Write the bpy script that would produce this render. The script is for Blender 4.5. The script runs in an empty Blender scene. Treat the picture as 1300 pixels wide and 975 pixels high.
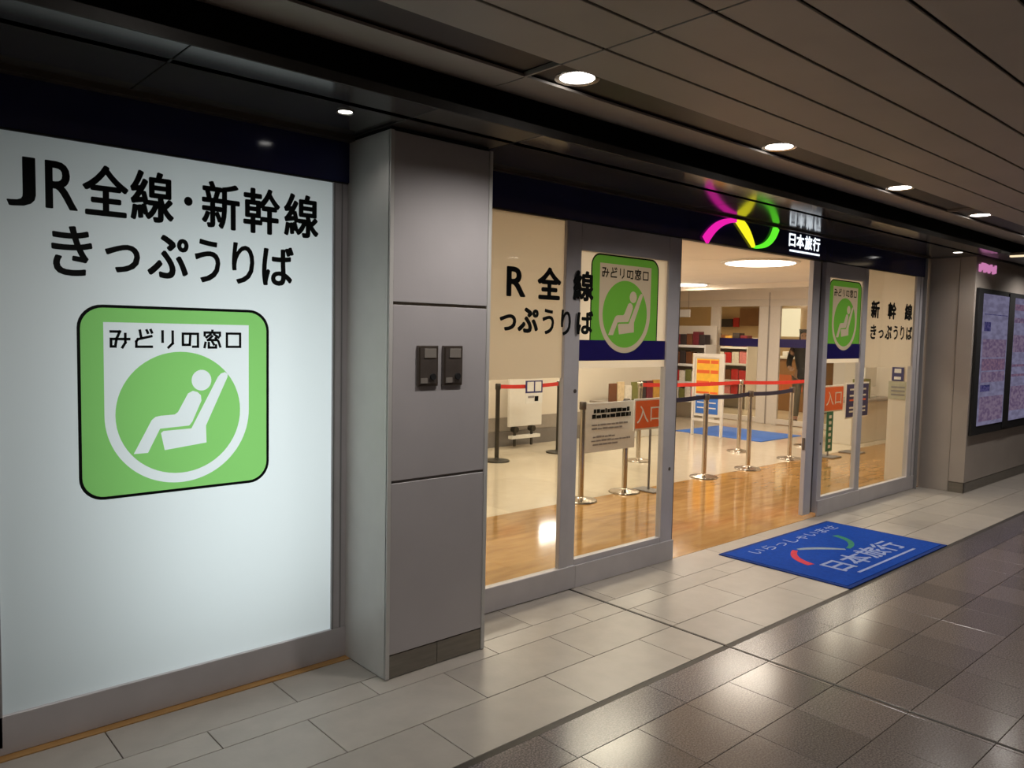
import bpy, bmesh, math, random
from mathutils import Vector, Matrix
random.seed(7)
S = bpy.context.scene
C = S.collection
R = math.radians

# ------------------------------------------------------------------ camera
yaw, pit, rol = R(41.876), R(3.768), R(1.185)
fw = Vector((math.sin(yaw)*math.cos(pit), math.cos(yaw)*math.cos(pit), -math.sin(pit)))
rt = Vector((math.cos(yaw), -math.sin(yaw), 0)); up = rt.cross(fw)
r2 = math.cos(rol)*rt + math.sin(rol)*up
u2 = -math.sin(rol)*rt + math.cos(rol)*up
cam = bpy.data.cameras.new('camera'); cam.sensor_width = 36; cam.lens = 984.7/1300*36
cam.clip_start = .05
co = bpy.data.objects.new('camera', cam); C.objects.link(co)
M = Matrix((r2, u2, -fw)).transposed().to_4x4(); M.translation = Vector((0, 0, 1.5))
co.matrix_world = M; S.camera = co
# ------------------------------------------------------------------ world, exposure
w = bpy.data.worlds.new('world'); S.world = w; w.use_nodes = True
w.node_tree.nodes['Background'].inputs[0].default_value = (.5, .45, .42, 1)
w.node_tree.nodes['Background'].inputs[1].default_value = .02
S.view_settings.view_transform = 'Standard'; S.view_settings.look = 'None'
S.view_settings.gamma = 1; S.view_settings.exposure = 0; S.view_settings.use_curve_mapping = False

# light levels (W)
L_CORR, L_CORR_FAR, L_SOFFIT = 9.5, 9.5, 0.3
L_SHOP, L_MALL, L_BACKLIGHT = 20, 60, 11.5
COOL = (1, .94, .88); WARM = (1, .84, .67); BACKLIGHTC = (.88, .97, 1)

def area(name, loc, size, watts, color, rot=(0,0,0), shape='DISK', sy=None, spread=180):
    l = bpy.data.lights.new(name, 'AREA'); l.shape = shape; l.size = size
    if sy: l.size_y = sy
    l.energy = watts; l.color = color; l.spread = R(spread)
    o = bpy.data.objects.new(name, l); o.location = loc; o.rotation_euler = rot; C.objects.link(o); return o

# unseen area lamp added behind the white window to light its film
area('added_window_backlight', (1.32, 3.78, 1.0), .8, L_BACKLIGHT, BACKLIGHTC, (R(-90),0,0), 'RECTANGLE', 1.7)

# ------------------------------------------------------------------ materials
def mat(name, col, rough=.5, metal=0, var=0, vscale=20, bump=0, bscale=80, spec=.5, coat=0, stretch=None):
    m = bpy.data.materials.new(name); m.use_nodes = True
    nt = m.node_tree; b = nt.nodes['Principled BSDF']
    b.inputs['Base Color'].default_value = (*col, 1); b.inputs['Roughness'].default_value = rough
    b.inputs['Metallic'].default_value = metal; b.inputs['Specular IOR Level'].default_value = spec
    b.inputs['Coat Weight'].default_value = coat
    tc = nt.nodes.new('ShaderNodeTexCoord'); mp = nt.nodes.new('ShaderNodeMapping')
    nt.links.new(tc.outputs['Object'], mp.inputs[0])
    if stretch: mp.inputs['Scale'].default_value = stretch
    if var:
        n = nt.nodes.new('ShaderNodeTexNoise'); n.inputs['Scale'].default_value = vscale; n.inputs['Detail'].default_value = 5
        nt.links.new(mp.outputs[0], n.inputs[0])
        r = nt.nodes.new('ShaderNodeValToRGB')
        r.color_ramp.elements[0].position = .3; r.color_ramp.elements[1].position = .7
        r.color_ramp.elements[0].color = (*[c*(1-var) for c in col], 1)
        r.color_ramp.elements[1].color = (*[min(1, c*(1+var)) for c in col], 1)
        nt.links.new(n.outputs[0], r.inputs[0]); nt.links.new(r.outputs[0], b.inputs['Base Color'])
    if bump:
        n = nt.nodes.new('ShaderNodeTexNoise'); n.inputs['Scale'].default_value = bscale
        nt.links.new(mp.outputs[0], n.inputs[0])
        bu = nt.nodes.new('ShaderNodeBump'); bu.inputs['Strength'].default_value = bump; bu.inputs['Distance'].default_value = .002
        nt.links.new(n.outputs[0], bu.inputs['Height']); nt.links.new(bu.outputs[0], b.inputs['Normal'])
    return m

def emit(name, col, s):
    m = bpy.data.materials.new(name); m.use_nodes = True; nt = m.node_tree
    nt.nodes.remove(nt.nodes['Principled BSDF']); e = nt.nodes.new('ShaderNodeEmission')
    e.inputs[0].default_value = (*col, 1); e.inputs[1].default_value = s
    nt.links.new(e.outputs[0], nt.nodes['Material Output'].inputs[0]); return m

def schlick(nt, f0, k):
    lw = nt.nodes.new('ShaderNodeLayerWeight'); lw.inputs[0].default_value = .5
    p = nt.nodes.new('ShaderNodeMath'); p.operation = 'POWER'; p.inputs[1].default_value = 5
    nt.links.new(lw.outputs['Facing'], p.inputs[0])
    q = nt.nodes.new('ShaderNodeMath'); q.operation = 'MULTIPLY_ADD'; q.inputs[1].default_value = k; q.inputs[2].default_value = f0
    nt.links.new(p.outputs[0], q.inputs[0]); return q.outputs[0]

def film(name, tcol, dcol, t=.7):
    """translucent sheet: lets diffused light through"""
    m = bpy.data.materials.new(name); m.use_nodes = True; nt = m.node_tree
    nt.nodes.remove(nt.nodes['Principled BSDF'])
    a = nt.nodes.new('ShaderNodeBsdfTranslucent'); a.inputs[0].default_value = (*tcol, 1)
    d = nt.nodes.new('ShaderNodeBsdfDiffuse'); d.inputs[0].default_value = (*dcol, 1)
    x = nt.nodes.new('ShaderNodeMixShader'); x.inputs[0].default_value = t
    nt.links.new(d.outputs[0], x.inputs[1]); nt.links.new(a.outputs[0], x.inputs[2])
    g = nt.nodes.new('ShaderNodeBsdfGlossy'); g.inputs['Roughness'].default_value = .12
    y = nt.nodes.new('ShaderNodeMixShader'); nt.links.new(schlick(nt, .02, .35), y.inputs[0])
    nt.links.new(x.outputs[0], y.inputs[1]); nt.links.new(g.outputs[0], y.inputs[2])
    nt.links.new(y.outputs[0], nt.nodes['Material Output'].inputs[0]); return m

def thin_glass(name, tint=(.93, .97, .93)):
    m = bpy.data.materials.new(name); m.use_nodes = True; nt = m.node_tree
    nt.nodes.remove(nt.nodes['Principled BSDF'])
    a = nt.nodes.new('ShaderNodeBsdfTransparent'); a.inputs[0].default_value = (*tint, 1)
    g = nt.nodes.new('ShaderNodeBsdfGlossy'); g.inputs['Roughness'].default_value = .01
    x = nt.nodes.new('ShaderNodeMixShader'); nt.links.new(schlick(nt, .025, .5), x.inputs[0])
    nt.links.new(a.outputs[0], x.inputs[1]); nt.links.new(g.outputs[0], x.inputs[2])
    nt.links.new(x.outputs[0], nt.nodes['Material Output'].inputs[0]); return m

def granite(name, base, dark, light, rough):
    m = bpy.data.materials.new(name); m.use_nodes = True; nt = m.node_tree; b = nt.nodes['Principled BSDF']
    tc = nt.nodes.new('ShaderNodeTexCoord')
    n1 = nt.nodes.new('ShaderNodeTexNoise'); n1.inputs['Scale'].default_value = 150; n1.inputs['Detail'].default_value = 3
    n2 = nt.nodes.new('ShaderNodeTexNoise'); n2.inputs['Scale'].default_value = 2.2
    oi = nt.nodes.new('ShaderNodeObjectInfo')
    nt.links.new(tc.outputs['Object'], n1.inputs[0]); nt.links.new(tc.outputs['Object'], n2.inputs[0])
    r = nt.nodes.new('ShaderNodeValToRGB'); e = r.color_ramp.elements
    e[0].position = .36; e[0].color = (*dark, 1); e[1].position = .66; e[1].color = (*light, 1)
    x = e.new(.5); x.color = (*base, 1)
    nt.links.new(n1.outputs[0], r.inputs[0])
    hs = nt.nodes.new('ShaderNodeHueSaturation')
    mr = nt.nodes.new('ShaderNodeMapRange'); mr.inputs[3].default_value = .80; mr.inputs[4].default_value = 1.14
    nt.links.new(oi.outputs['Random'], mr.inputs[0]); nt.links.new(mr.outputs[0], hs.inputs['Value'])
    nt.links.new(r.outputs[0], hs.inputs['Color']); nt.links.new(hs.outputs[0], b.inputs['Base Color'])
    rr = nt.nodes.new('ShaderNodeMapRange'); rr.inputs[3].default_value = rough-.04; rr.inputs[4].default_value = rough+.05
    nt.links.new(n2.outputs[0], rr.inputs[0]); nt.links.new(rr.outputs[0], b.inputs['Roughness'])
    return m

def tile_mat(name, col, rough, var=.06):
    m = mat(name, col, rough, 0, var, 9, .15, 60); nt = m.node_tree; b = nt.nodes['Principled BSDF']
    src = b.inputs['Base Color'].links[0].from_socket
    oi = nt.nodes.new('ShaderNodeObjectInfo'); hs = nt.nodes.new('ShaderNodeHueSaturation')
    mr = nt.nodes.new('ShaderNodeMapRange'); mr.inputs[3].default_value = .92; mr.inputs[4].default_value = 1.08
    nt.links.new(oi.outputs['Random'], mr.inputs[0]); nt.links.new(mr.outputs[0], hs.inputs['Value'])
    nt.links.new(src, hs.inputs['Color']); nt.links.new(hs.outputs[0], b.inputs['Base Color']); return m

def wood_floor(name):
    m = bpy.data.materials.new(name); m.use_nodes = True; nt = m.node_tree; b = nt.nodes['Principled BSDF']
    tc = nt.nodes.new('ShaderNodeTexCoord'); mp = nt.nodes.new('ShaderNodeMapping'); mp.inputs['Scale'].default_value = (1.2, 5, 1)
    n = nt.nodes.new('ShaderNodeTexNoise'); n.inputs['Scale'].default_value = 3; n.inputs['Detail'].default_value = 6
    nt.links.new(tc.outputs['Object'], mp.inputs[0]); nt.links.new(mp.outputs[0], n.inputs[0])
    r = nt.nodes.new('ShaderNodeValToRGB'); e = r.color_ramp.elements
    e[0].position = .3; e[0].color = (.34, .175, .05, 1); e[1].position = .7; e[1].color = (.50, .285, .10, 1)
    nt.links.new(n.outputs[0], r.inputs[0])
    oi = nt.nodes.new('ShaderNodeObjectInfo'); hs = nt.nodes.new('ShaderNodeHueSaturation')
    mr = nt.nodes.new('ShaderNodeMapRange'); mr.inputs[3].default_value = .88; mr.inputs[4].default_value = 1.1
    nt.links.new(oi.outputs['Random'], mr.inputs[0]); nt.links.new(mr.outputs[0], hs.inputs['Value'])
    nt.links.new(r.outputs[0], hs.inputs['Color']); nt.links.new(hs.outputs[0], b.inputs['Base Color'])
    b.inputs['Roughness'].default_value = .09; return m

m_tile = tile_mat('limestone_tile', (.40, .365, .325), .34)
m_base = mat('grout', (.10, .088, .08), .8, var=.2)
m_gran = granite('granite', (.17, .14, .125), (.115, .095, .087), (.235, .20, .183), .19)
m_granb = granite('granite_border', (.125, .11, .115), (.055, .048, .055), (.25, .22, .23), .22)
m_expan = mat('expansion_joint', (.03, .025, .02), .5, var=.2)
m_wood = wood_floor('shop_wood_floor')
m_cream = tile_mat('shop_cream_floor', (.66, .57, .43), .14, .04)
m_ceil = mat('ceiling_metal', (.36, .32, .285), .5, 0, .05, 3, spec=.4)
m_gap = mat('ceiling_gap', (.02, .014, .012), .8, var=.2)
m_trough = mat('light_trough', (.05, .036, .03), .45, var=.15, vscale=4)
m_black = mat('matt_black', (.008, .008, .009), .7, var=.2)
m_soffit = mat('glossy_soffit', (.060, .057, .058), .13, 0, .1, 3, spec=1)
m_soffm = mat('pillar_soffit', (.07, .062, .055), .4, var=.08, vscale=3)
m_navy = mat('navy_fascia', (.015, .018, .085), .10, 0, .1, 3, spec=.4)
m_brown = mat('bronze_trim', (.09, .07, .055), .35, .3, .1, 10)
m_alu = mat('aluminium_frame', (.52, .495, .51), .4, .05, .05, 6, .05, 200)
m_alud = mat('aluminium_dark', (.29, .285, .285), .38, .15, .05, 6)
m_chrome = mat('brushed_steel', (.62, .56, .48), .2, 1, .05, 30, .05, 300)
m_pil = mat('pillar_enamel', (.47, .445, .455), .42, 0, .03, 5, .1, 150)
m_pilw = mat('white_trim_and_lit_side', (.56, .55, .53), .4, 0, .03, 10)
m_plinth = mat('steel_plinth', (.24, .22, .19), .38, .55, .1, 8, stretch=(1, 1, 8))
m_wallr = mat('wall_panel', (.42, .37, .33), .45, 0, .04, 4, .05, 100)
m_shopw = mat('shop_wall', (.72, .65, .55), .7, 0, .03, 3)
m_shopc = mat('shop_ceiling', (.80, .72, .62), .7, 0, .02, 3)
m_grey1 = mat('counter_grey', (.33, .29, .25), .5, var=.05)
m_grey2 = mat('counter_dark', (.20, .18, .165), .5, var=.05)
m_white = mat('white_plastic', (.75, .72, .66), .4, var=.02)
m_paper = mat('white_paper', (.78, .77, .75), .6, var=.02)
m_print = mat('black_print', (.006, .007, .007), .7, var=.2, spec=.08)
m_text = mat('grey_print', (.25, .24, .25), .6, var=.1)
m_red = mat('red_belt', (.62, .03, .02), .6, var=.1, vscale=60)
m_bluebelt = mat('navy_belt', (.015, .016, .07), .6, var=.1, vscale=60)
m_orange = mat('orange_sign', (.80, .14, .03), .5, var=.03)
m_yellow = mat('yellow_poster', (.90, .52, .05), .5, var=.12, vscale=7)
m_bluep = mat('blue_poster', (.04, .17, .60), .5, var=.1, vscale=7)
m_navyp = mat('navy_sign', (.03, .03, .16), .5, var=.05)
m_greenp = mat('green_strip_sign', (.02, .16, .09), .5, var=.1)
m_mat = mat('blue_mat', (.003, .055, .37), .9, 0, .12, 40, .6, 400, spec=.15)
m_matr = mat('blue_mat_border', (.002, .03, .20), .8, 0, .1, 40, .4, 400, spec=.2)
m_matw = mat('mat_white', (.26, .34, .60), .9, 0, .15, 60)
m_matred = mat('mat_red', (.55, .03, .06), .9, 0, .15, 60)
m_matgrn = mat('mat_green', (.02, .20, .13), .9, 0, .15, 60)
m_matgry = mat('mat_grey', (.22, .30, .38), .9, 0, .15, 60)
m_stripe = mat('navy_stripe_film', (.014, .009, .11), .35, var=.08)
m_film = film('backlit_white_film', (.86, .90, .89), (.7, .7, .7), .75)
m_frost = film('frosted_film', (.90, .84, .76), (.55, .52, .48), .74)
m_gfilm = film('backlit_green_film', (.27, .63, .17), (.25, .6, .15), .75)
m_gfilm2 = film('door_green_film', (.13, .40, .06), (.10, .30, .05), .6)
m_tag2 = film('door_tag_film', (.44, .40, .34), (.45, .42, .38), .6)
m_glass = thin_glass('clear_glass', (.94, .955, .925))
m_glass2 = thin_glass('clear_glass_shopdoor', (.97, .97, .95))
e_lamp = emit('lamp_disc', (1, .97, .92), 9)
e_shop = emit('shop_lamp_disc', (1, .93, .8), 9)
e_warm = emit('soffit_reflection_glow', (1, .78, .5), 1.1)
e_pink = emit('sign_magenta', (.86, .015, .42), 1.0)
e_yel = emit('sign_yellow', (1, .93, .02), 1.0)
e_grn = emit('sign_green', (.13, .9, .03), 1.0)
e_wht = emit('sign_white', (.85, .93, 1), 1.35)
e_pinkt = emit('sign_pink', (1, .35, .72), .55)
def screen_mat(name, cols, s, scale):
    m = bpy.data.materials.new(name); m.use_nodes = True; nt = m.node_tree
    nt.nodes.remove(nt.nodes['Principled BSDF']); e = nt.nodes.new('ShaderNodeEmission')
    tc = nt.nodes.new('ShaderNodeTexCoord'); mp = nt.nodes.new('ShaderNodeMapping'); mp.inputs['Scale'].default_value = scale
    n = nt.nodes.new('ShaderNodeTexNoise'); n.inputs['Scale'].default_value = 7; n.inputs['Detail'].default_value = 1.5
    r = nt.nodes.new('ShaderNodeValToRGB'); r.color_ramp.elements[0].position = .38; r.color_ramp.elements[1].position = .62
    r.color_ramp.elements[0].color = (*cols[0], 1); r.color_ramp.elements[1].color = (*cols[1], 1)
    nt.links.new(tc.outputs['Object'], mp.inputs[0]); nt.links.new(mp.outputs[0], n.inputs[0]); nt.links.new(n.outputs[0], r.inputs[0])
    nt.links.new(r.outputs[0], e.inputs[0]); e.inputs[1].default_value = s
    nt.links.new(e.outputs[0], nt.nodes['Material Output'].inputs[0]); return m
e_scr = screen_mat('screen_lilac', ((.11, .10, .16), (.15, .14, .22)), 1, (1, 1, 3))
e_scr2 = screen_mat('screen_mauve', ((.09, .06, .11), (.15, .11, .16)), 1, (2, 1, 4))
e_scr3 = screen_mat('screen_rose', ((.09, .055, .10), (.15, .09, .13)), 1, (3, 1, 5))
e_scr4 = screen_mat('screen_dark', ((.02, .02, .07), (.06, .05, .13)), 1, (3, 1, 6))

# ------------------------------------------------------------------ helpers
def tag(o, label=None, cat=None, group=None, kind=None):
    if label: o['label'] = label
    if cat: o['category'] = cat
    if group: o['group'] = group
    if kind: o['kind'] = kind
    return o
def thing(name, label, cat, loc=(0,0,0), group=None, rotz=0):
    o = bpy.data.objects.new(name, None); C.objects.link(o); o.location = loc; o.rotation_euler.z = rotz
    o.empty_display_size = .1
    return tag(o, label, cat, group)
class MB:
    """collects shapes in world coordinates"""
    def __init__(s): s.bm = bmesh.new()
    def box(s, x0, x1, y0, y1, z0, z1, bev=0):
        x0, x1 = sorted((x0, x1)); y0, y1 = sorted((y0, y1)); z0, z1 = sorted((z0, z1))
        r = bmesh.ops.create_cube(s.bm, size=1, matrix=Matrix.Translation(((x0+x1)/2, (y0+y1)/2, (z0+z1)/2)) @ Matrix.Diagonal((x1-x0, y1-y0, z1-z0, 1)))
        if bev:
            es = list({e for v in r['verts'] for e in v.link_edges})
            bmesh.ops.bevel(s.bm, geom=es, offset=bev, segments=1, affect='EDGES')
        return s
    def cyl(s, x, y, z0, z1, r0, r1=None, n=20):
        r1 = r0 if r1 is None else r1
        bmesh.ops.create_cone(s.bm, cap_ends=True, segments=n, radius1=r0, radius2=r1, depth=z1-z0,
                              matrix=Matrix.Translation((x, y, (z0+z1)/2)))
        return s
    def rod(s, a, b, r, n=10, r1=None):
        a, b = Vector(a), Vector(b); d = b-a
        m = Matrix.Translation((a+b)/2) @ d.to_track_quat('Z', 'Y').to_matrix().to_4x4()
        bmesh.ops.create_cone(s.bm, cap_ends=True, segments=n, radius1=r, radius2=r if r1 is None else r1, depth=d.length, matrix=m); return s
    def lathe(s, x, y, prof, n=24, caps=True):
        vs = [[s.bm.verts.new((x+r*math.cos(2*math.pi*k/n), y+r*math.sin(2*math.pi*k/n), z)) for k in range(n)] for r, z in prof]
        for a, b in zip(vs, vs[1:]):
            for k in range(n): s.bm.faces.new((a[k], a[(k+1)%n], b[(k+1)%n], b[k]))
        if caps: s.bm.faces.new(vs[0][::-1]); s.bm.faces.new(vs[-1])
        return s
    def prism(s, prof, x0, x1):
        """closed profile of (y, z) pushed along X"""
        a = [s.bm.verts.new((x0, y, z)) for y, z in prof]; b = [s.bm.verts.new((x1, y, z)) for y, z in prof]
        n = len(prof)
        for i in range(n): s.bm.faces.new((a[i], a[(i+1)%n], b[(i+1)%n], b[i]))
        s.bm.faces.new(a[::-1]); s.bm.faces.new(b); bmesh.ops.recalc_face_normals(s.bm, faces=s.bm.faces[:]); return s
    def ribbon(s, a, b, z0, z1, t, sag=0, n=8):
        a, b = Vector((*a, 0)), Vector((*b, 0)); d = (b-a).normalized(); nn = Vector((-d.y, d.x, 0))*t/2
        prev = None
        for k in range(n+1):
            f = k/n; p = a.lerp(b, f); dz = -sag*4*f*(1-f)
            ring = [s.bm.verts.new((p+nn*sx+Vector((0, 0, z+dz)))) for sx, z in ((-1, z0), (1, z0), (1, z1), (-1, z1))]
            if prev:
                for i in range(4): s.bm.faces.new((prev[i], prev[(i+1)%4], ring[(i+1)%4], ring[i]))
            else: s.bm.faces.new(ring[::-1])
            prev = ring
        s.bm.faces.new(prev); return s
    def done(s, name, m, parent=None, smooth=False, origin=None):
        me = bpy.data.meshes.new(name); 
        root = parent
        off = Vector((0, 0, 0))
        if parent is not None:
            while root.parent: root = root.parent
            off = Vector(root.location)
        if origin is not None and parent is None: off = Vector(origin)
        bmesh.ops.translate(s.bm, verts=s.bm.verts[:], vec=-off)
        bmesh.ops.recalc_face_normals(s.bm, faces=s.bm.faces[:])
        s.bm.to_mesh(me); s.bm.free()
        me.materials.append(m)
        if smooth:
            me.polygons.foreach_set('use_smooth', [True]*len(me.polygons))
            me.set_sharp_from_angle(angle=R(40))
        o = bpy.data.objects.new(name, me); C.objects.link(o)
        if parent is not None: o.parent = parent
        elif origin is not None: o.location = origin
        return o
def box(name, m, parent, *d, bev=0): return MB().box(*d, bev=bev).done(name, m, parent)
def struct(o): o['kind'] = 'structure'; return o
def sroot(name, loc=(0,0,0)):
    o = bpy.data.objects.new(name, None); C.objects.link(o); o.location = loc; o['kind'] = 'structure'; return o
def copy_tree(o, parent=None, loc=None):
    c = o.copy(); C.objects.link(c); c.parent = parent
    if loc is not None: c.location = loc
    for ch in list(o.children): copy_tree(ch, c)
    return c

def curve_mesh(name, splines, thick=0):
    """closed 2-D outlines filled even-odd; returns mesh in (x, y, 0)"""
    cu = bpy.data.curves.new(name, 'CURVE'); cu.dimensions = '2D'; cu.fill_mode = 'BOTH'; cu.extrude = thick
    for pts in splines:
        sp = cu.splines.new('POLY'); sp.points.add(len(pts)-1)
        for p, q in zip(sp.points, pts): p.co = (q[0], q[1], 0, 1)
        sp.use_cyclic_u = True
    o = bpy.data.objects.new('t', cu); C.objects.link(o)
    me = bpy.data.meshes.new_from_object(o.evaluated_get(bpy.context.evaluated_depsgraph_get()))
    bpy.data.objects.remove(o); bpy.data.curves.remove(cu); me.name = name; return me
def text_mesh(s, offset=.02, ext=.0):
    cu = bpy.data.curves.new('t', 'FONT'); cu.body = s; cu.size = 1; cu.offset = offset; cu.extrude = ext; cu.resolution_u = 4
    cu.fill_mode = 'BOTH'
    o = bpy.data.objects.new('t', cu); C.objects.link(o); bpy.context.view_layer.update()
    me = bpy.data.meshes.new_from_object(o.evaluated_get(bpy.context.evaluated_depsgraph_get()))
    bpy.data.objects.remove(o); bpy.data.curves.remove(cu); return me
def place_mesh(name, me, m, parent, fn):
    """map flat mesh (u,v,w) through fn to world"""
    root = parent
    while root is not None and root.parent: root = root.parent
    off = Vector(root.location) if root is not None else Vector()
    for v in me.vertices: v.co = Vector(fn(*v.co)) - off
    me.materials.clear(); me.materials.append(m); me.name = name
    o = bpy.data.objects.new(name, me); C.objects.link(o); o.parent = parent; return o
def bounds(me):
    xs = [v.co.x for v in me.vertices]; ys = [v.co.y for v in me.vertices]
    return min(xs), max(xs), min(ys), max(ys)
def fit_text(items, name, m, parent, fn, offset=.02):
    """items: (string, u0, u1, v0, v1) each fitted to its rectangle; joined into ONE lettering mesh mapped by fn(u, v)"""
    bm = bmesh.new()
    for s, u0, u1, v0, v1 in items:
        me = text_mesh(s, 0); a, b, c, d = bounds(me); q = offset*(u1-u0)/max(1, len(s))
        base = [v.co.copy() for v in me.vertices]
        for k, (sx_, sy_) in enumerate(((0, 0), (1, 0), (-1, 0), (0, .8), (0, -.8), (.75, .6), (-.75, .6), (.75, -.6), (-.75, -.6)) if offset > .012 else ((0, 0),)):
            for v, p in zip(me.vertices, base): v.co = (u0+q+(p.x-a)/(b-a)*(u1-u0-2*q)+sx_*q, v0+q+(p.y-c)/(d-c)*(v1-v0-2*q)+sy_*q, .00008*k)
            bm.from_mesh(me)
        bpy.data.meshes.remove(me)
    ex = bmesh.ops.extrude_face_region(bm, geom=bm.faces[:])
    bmesh.ops.translate(bm, verts=[g for g in ex['geom'] if isinstance(g, bmesh.types.BMVert)], vec=(0, 0, .0012))
    me = bpy.data.meshes.new(name); bm.to_mesh(me); bm.free()
    return place_mesh(name, me, m, parent, lambda x, y, z: fn(x, y, z))

def circ(cx, cy, r, n=64, ry=None): 
    ry = ry or r
    return [(cx+r*math.cos(2*math.pi*k/n), cy+ry*math.sin(2*math.pi*k/n)) for k in range(n)]
def rrect(x0, x1, y0, y1, r, n=8):
    out = []
    for cx, cy, a in ((x1-r, y1-r, 0), (x0+r, y1-r, 90), (x0+r, y0+r, 180), (x1-r, y0+r, 270)):
        out += [(cx+r*math.cos(R(a+90*k/n)), cy+r*math.sin(R(a+90*k/n))) for k in range(n+1)]
    return out
def stroke_bm(bm, pts, w):
    for i, (a, b) in enumerate(zip(pts, pts[1:])):
        a, b = Vector(a), Vector(b); d = (b-a).normalized(); n = Vector((-d.y, d.x))*w/2
        a2, b2 = a-d*w/2, b+d*w/2
        vs = [bm.verts.new((*p, 0)) for p in (a2-n, b2-n, b2+n, a2+n)]
        bm.faces.new(vs)

# the "seat reservation office" emblem in its own 0..1 square ----------------
GLY = [
 [[(1,8.8),(5.2,8.8),(3.6,5)], [(9.6,5),(1,5),(1,1.2),(3,1.2),(3.6,5)], [(7.8,7.6),(7.8,3.2),(6.4,.8)]],
 [[(3,9.4),(3.6,6)], [(8.6,6.6),(2,5),(1.2,3.8),(1.2,1.1),(8.8,1.1)], [(6.4,9.6),(6.9,8.4)], [(8.4,9.8),(8.9,8.6)]],
 [[(2.4,9.2),(2.4,3.8)], [(7.6,9.2),(7.6,3),(5.4,.8)]],
 [[(5,8.2),(4.6,2.2),(1,2.2),(1,8.2),(9,8.2),(9,1.2),(6.4,1.2)]],
 [[(5,10),(5,9.2)], [(.8,7.4),(.8,9),(9.2,9),(9.2,7.4)], [(4,8),(1.8,6.4)], [(6,8),(8.4,6.4)], [(4.8,6.9),(2.6,4.9),(7.4,4.9)],
  [(6.8,6),(8.2,4.4)], [(1.2,3.4),(.7,1)], [(3,3.3),(3,.8),(7,.8),(7,2)], [(5,3.9),(5.8,2.5)], [(8.6,3.5),(9.3,1.4)]],
 [[(1.2,8.6),(8.8,8.6),(8.8,1.2),(1.2,1.2),(1.2,8.6)]],
]
def emblem(parent, fn, mg, mw, mk):
    W, H_ = .72, .715          # true proportions, metres
    cx, cy = .360, .308
    ro, ri = .273, .236
    tagp = [(cx-ro, .652), (cx-ro, cy)] + [(cx+ro*math.cos(R(a)), cy+ro*math.sin(R(a))) for a in range(184, 357, 4)] + [(cx+ro, cy), (cx+ro, .652)]
    K = lambda p: (p[0], p[1])
    def P(x, y):               # photo-crop position inside the emblem -> metres
        return (cx + (x-645)/232*ri, cy - (y-530)/219*ri)
    head = [P(724+38*math.cos(R(a)), 415+38*math.sin(R(a))) for a in range(0, 360, 12)]
    seat = [P(*q) for q in [(788,404),(800,392),(816,387),(827,394),(826,406),(740,583),(742,646),(584,662),(571,600),(580,593),(684,590)]]
    body = [P(*q) for q in [(672,462),(690,453),(708,458),(721,470),(723,490),(688,565),(676,579),(568,584),(524,667),(474,667),(538,552),(552,541),(570,538),(622,536),(634,528)]]
    outer = rrect(0, W, 0, H_, .085); inner = rrect(.011, W-.011, .011, H_-.011, .076)
    def add(name, spl, m, dz=0):
        me = curve_mesh(name, spl); return place_mesh(name, me, m, parent, lambda x, y, z: fn(x/W, y/H_, dz))
    add('border', [outer, inner], mk)
    add('green_ground', [inner, tagp], mg)
    c = circ(cx, cy, ri)
    add('tag_shape', [tagp, c], mw)
    add('green_disc', [c, head, seat, body], mg)
    add('pictogram', [head, seat, body], mw)
    bm = bmesh.new(); x0, x1 = .098, .612
    n = 6; wch = (x1-x0)/n
    for i, g in enumerate(GLY):
        for st in g: stroke_bm(bm, [(x0+wch*(i+.08+.084*p[0]), .555+.0072*p[1]) for p in st], .0095)
    me = bpy.data.meshes.new('lettering'); bm.to_mesh(me); bm.free()
    place_mesh('lettering', me, mk, parent, lambda x, y, z: fn(x/W, y/H_, .0012))

# ================================================================== FLOOR
fl = MB().box(-4, 18, -4, 3.10, -.10, -.012).done('floor', m_base); struct(fl)
G = .0035
def tile(x0, x1, y0, y1, m, nm, par, dz=0):
    o = MB().box(x0+G/2, x1-G/2, y0+G/2, y1-G/2, -.012, 0, bev=.0012)
    # own origin so that every tile samples its own patch
    return o.done(nm, m, par)
rows = [(2.04, 2.357, .388), (2.357, 2.66, .065), (2.66, 2.815, .388), (2.815, 3.10, .10)]
for y0, y1, off in rows:
    x = -1.95+off - .65*0
    while x < 12.5:
        a, b = x, x+.65
        if a < 3.263 < b:
            if 3.263-a > .04: tile(a, 3.255, y0, y1, m_tile, 'tile', fl)
            if b-3.271 > .04: tile(3.271, b, y0, y1, m_tile, 'tile', fl)
        else: tile(a, b, y0, y1, m_tile, 'tile', fl)
        x += .65
box('border_joint', m_expan, fl, -4, 18, 2.010, 2.040, -.012, -.001)
box('expansion_joint', m_expan, fl, 3.2565, 3.2695, -4, 3.1, -.012, .0006)
G = .0018
x = -.65+.02
while x < 12:
    if not (x < 3.263 < x+.65):
        tile(x, x+.65, 1.805, 2.010, m_granb, 'tile', fl)
    else:
        tile(x, 3.256, 1.805, 2.010, m_granb, 'tile', fl); tile(3.270, x+.65, 1.805, 2.010, m_granb, 'tile', fl)
    x += .65
nn = 0
for j in range(5):
    y1 = 1.805-.3125*j
    for i in range(-2, 36):
        x0 = 1.985+.3125*(i-6)
        if x0 < 3.263 < x0+.3125: 
            continue
        tile(x0, x0+.3125, y1-.3125, y1, m_gran, 'tile', fl); nn += 1
    xa = 1.985+.3125*4
    tile(xa-.0, 3.256, y1-.3125, y1, m_gran, 'tile', fl) if 3.256-xa > .02 else None
    tile(3.270, xa+.3125, y1-.3125, y1, m_gran, 'tile', fl)
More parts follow.
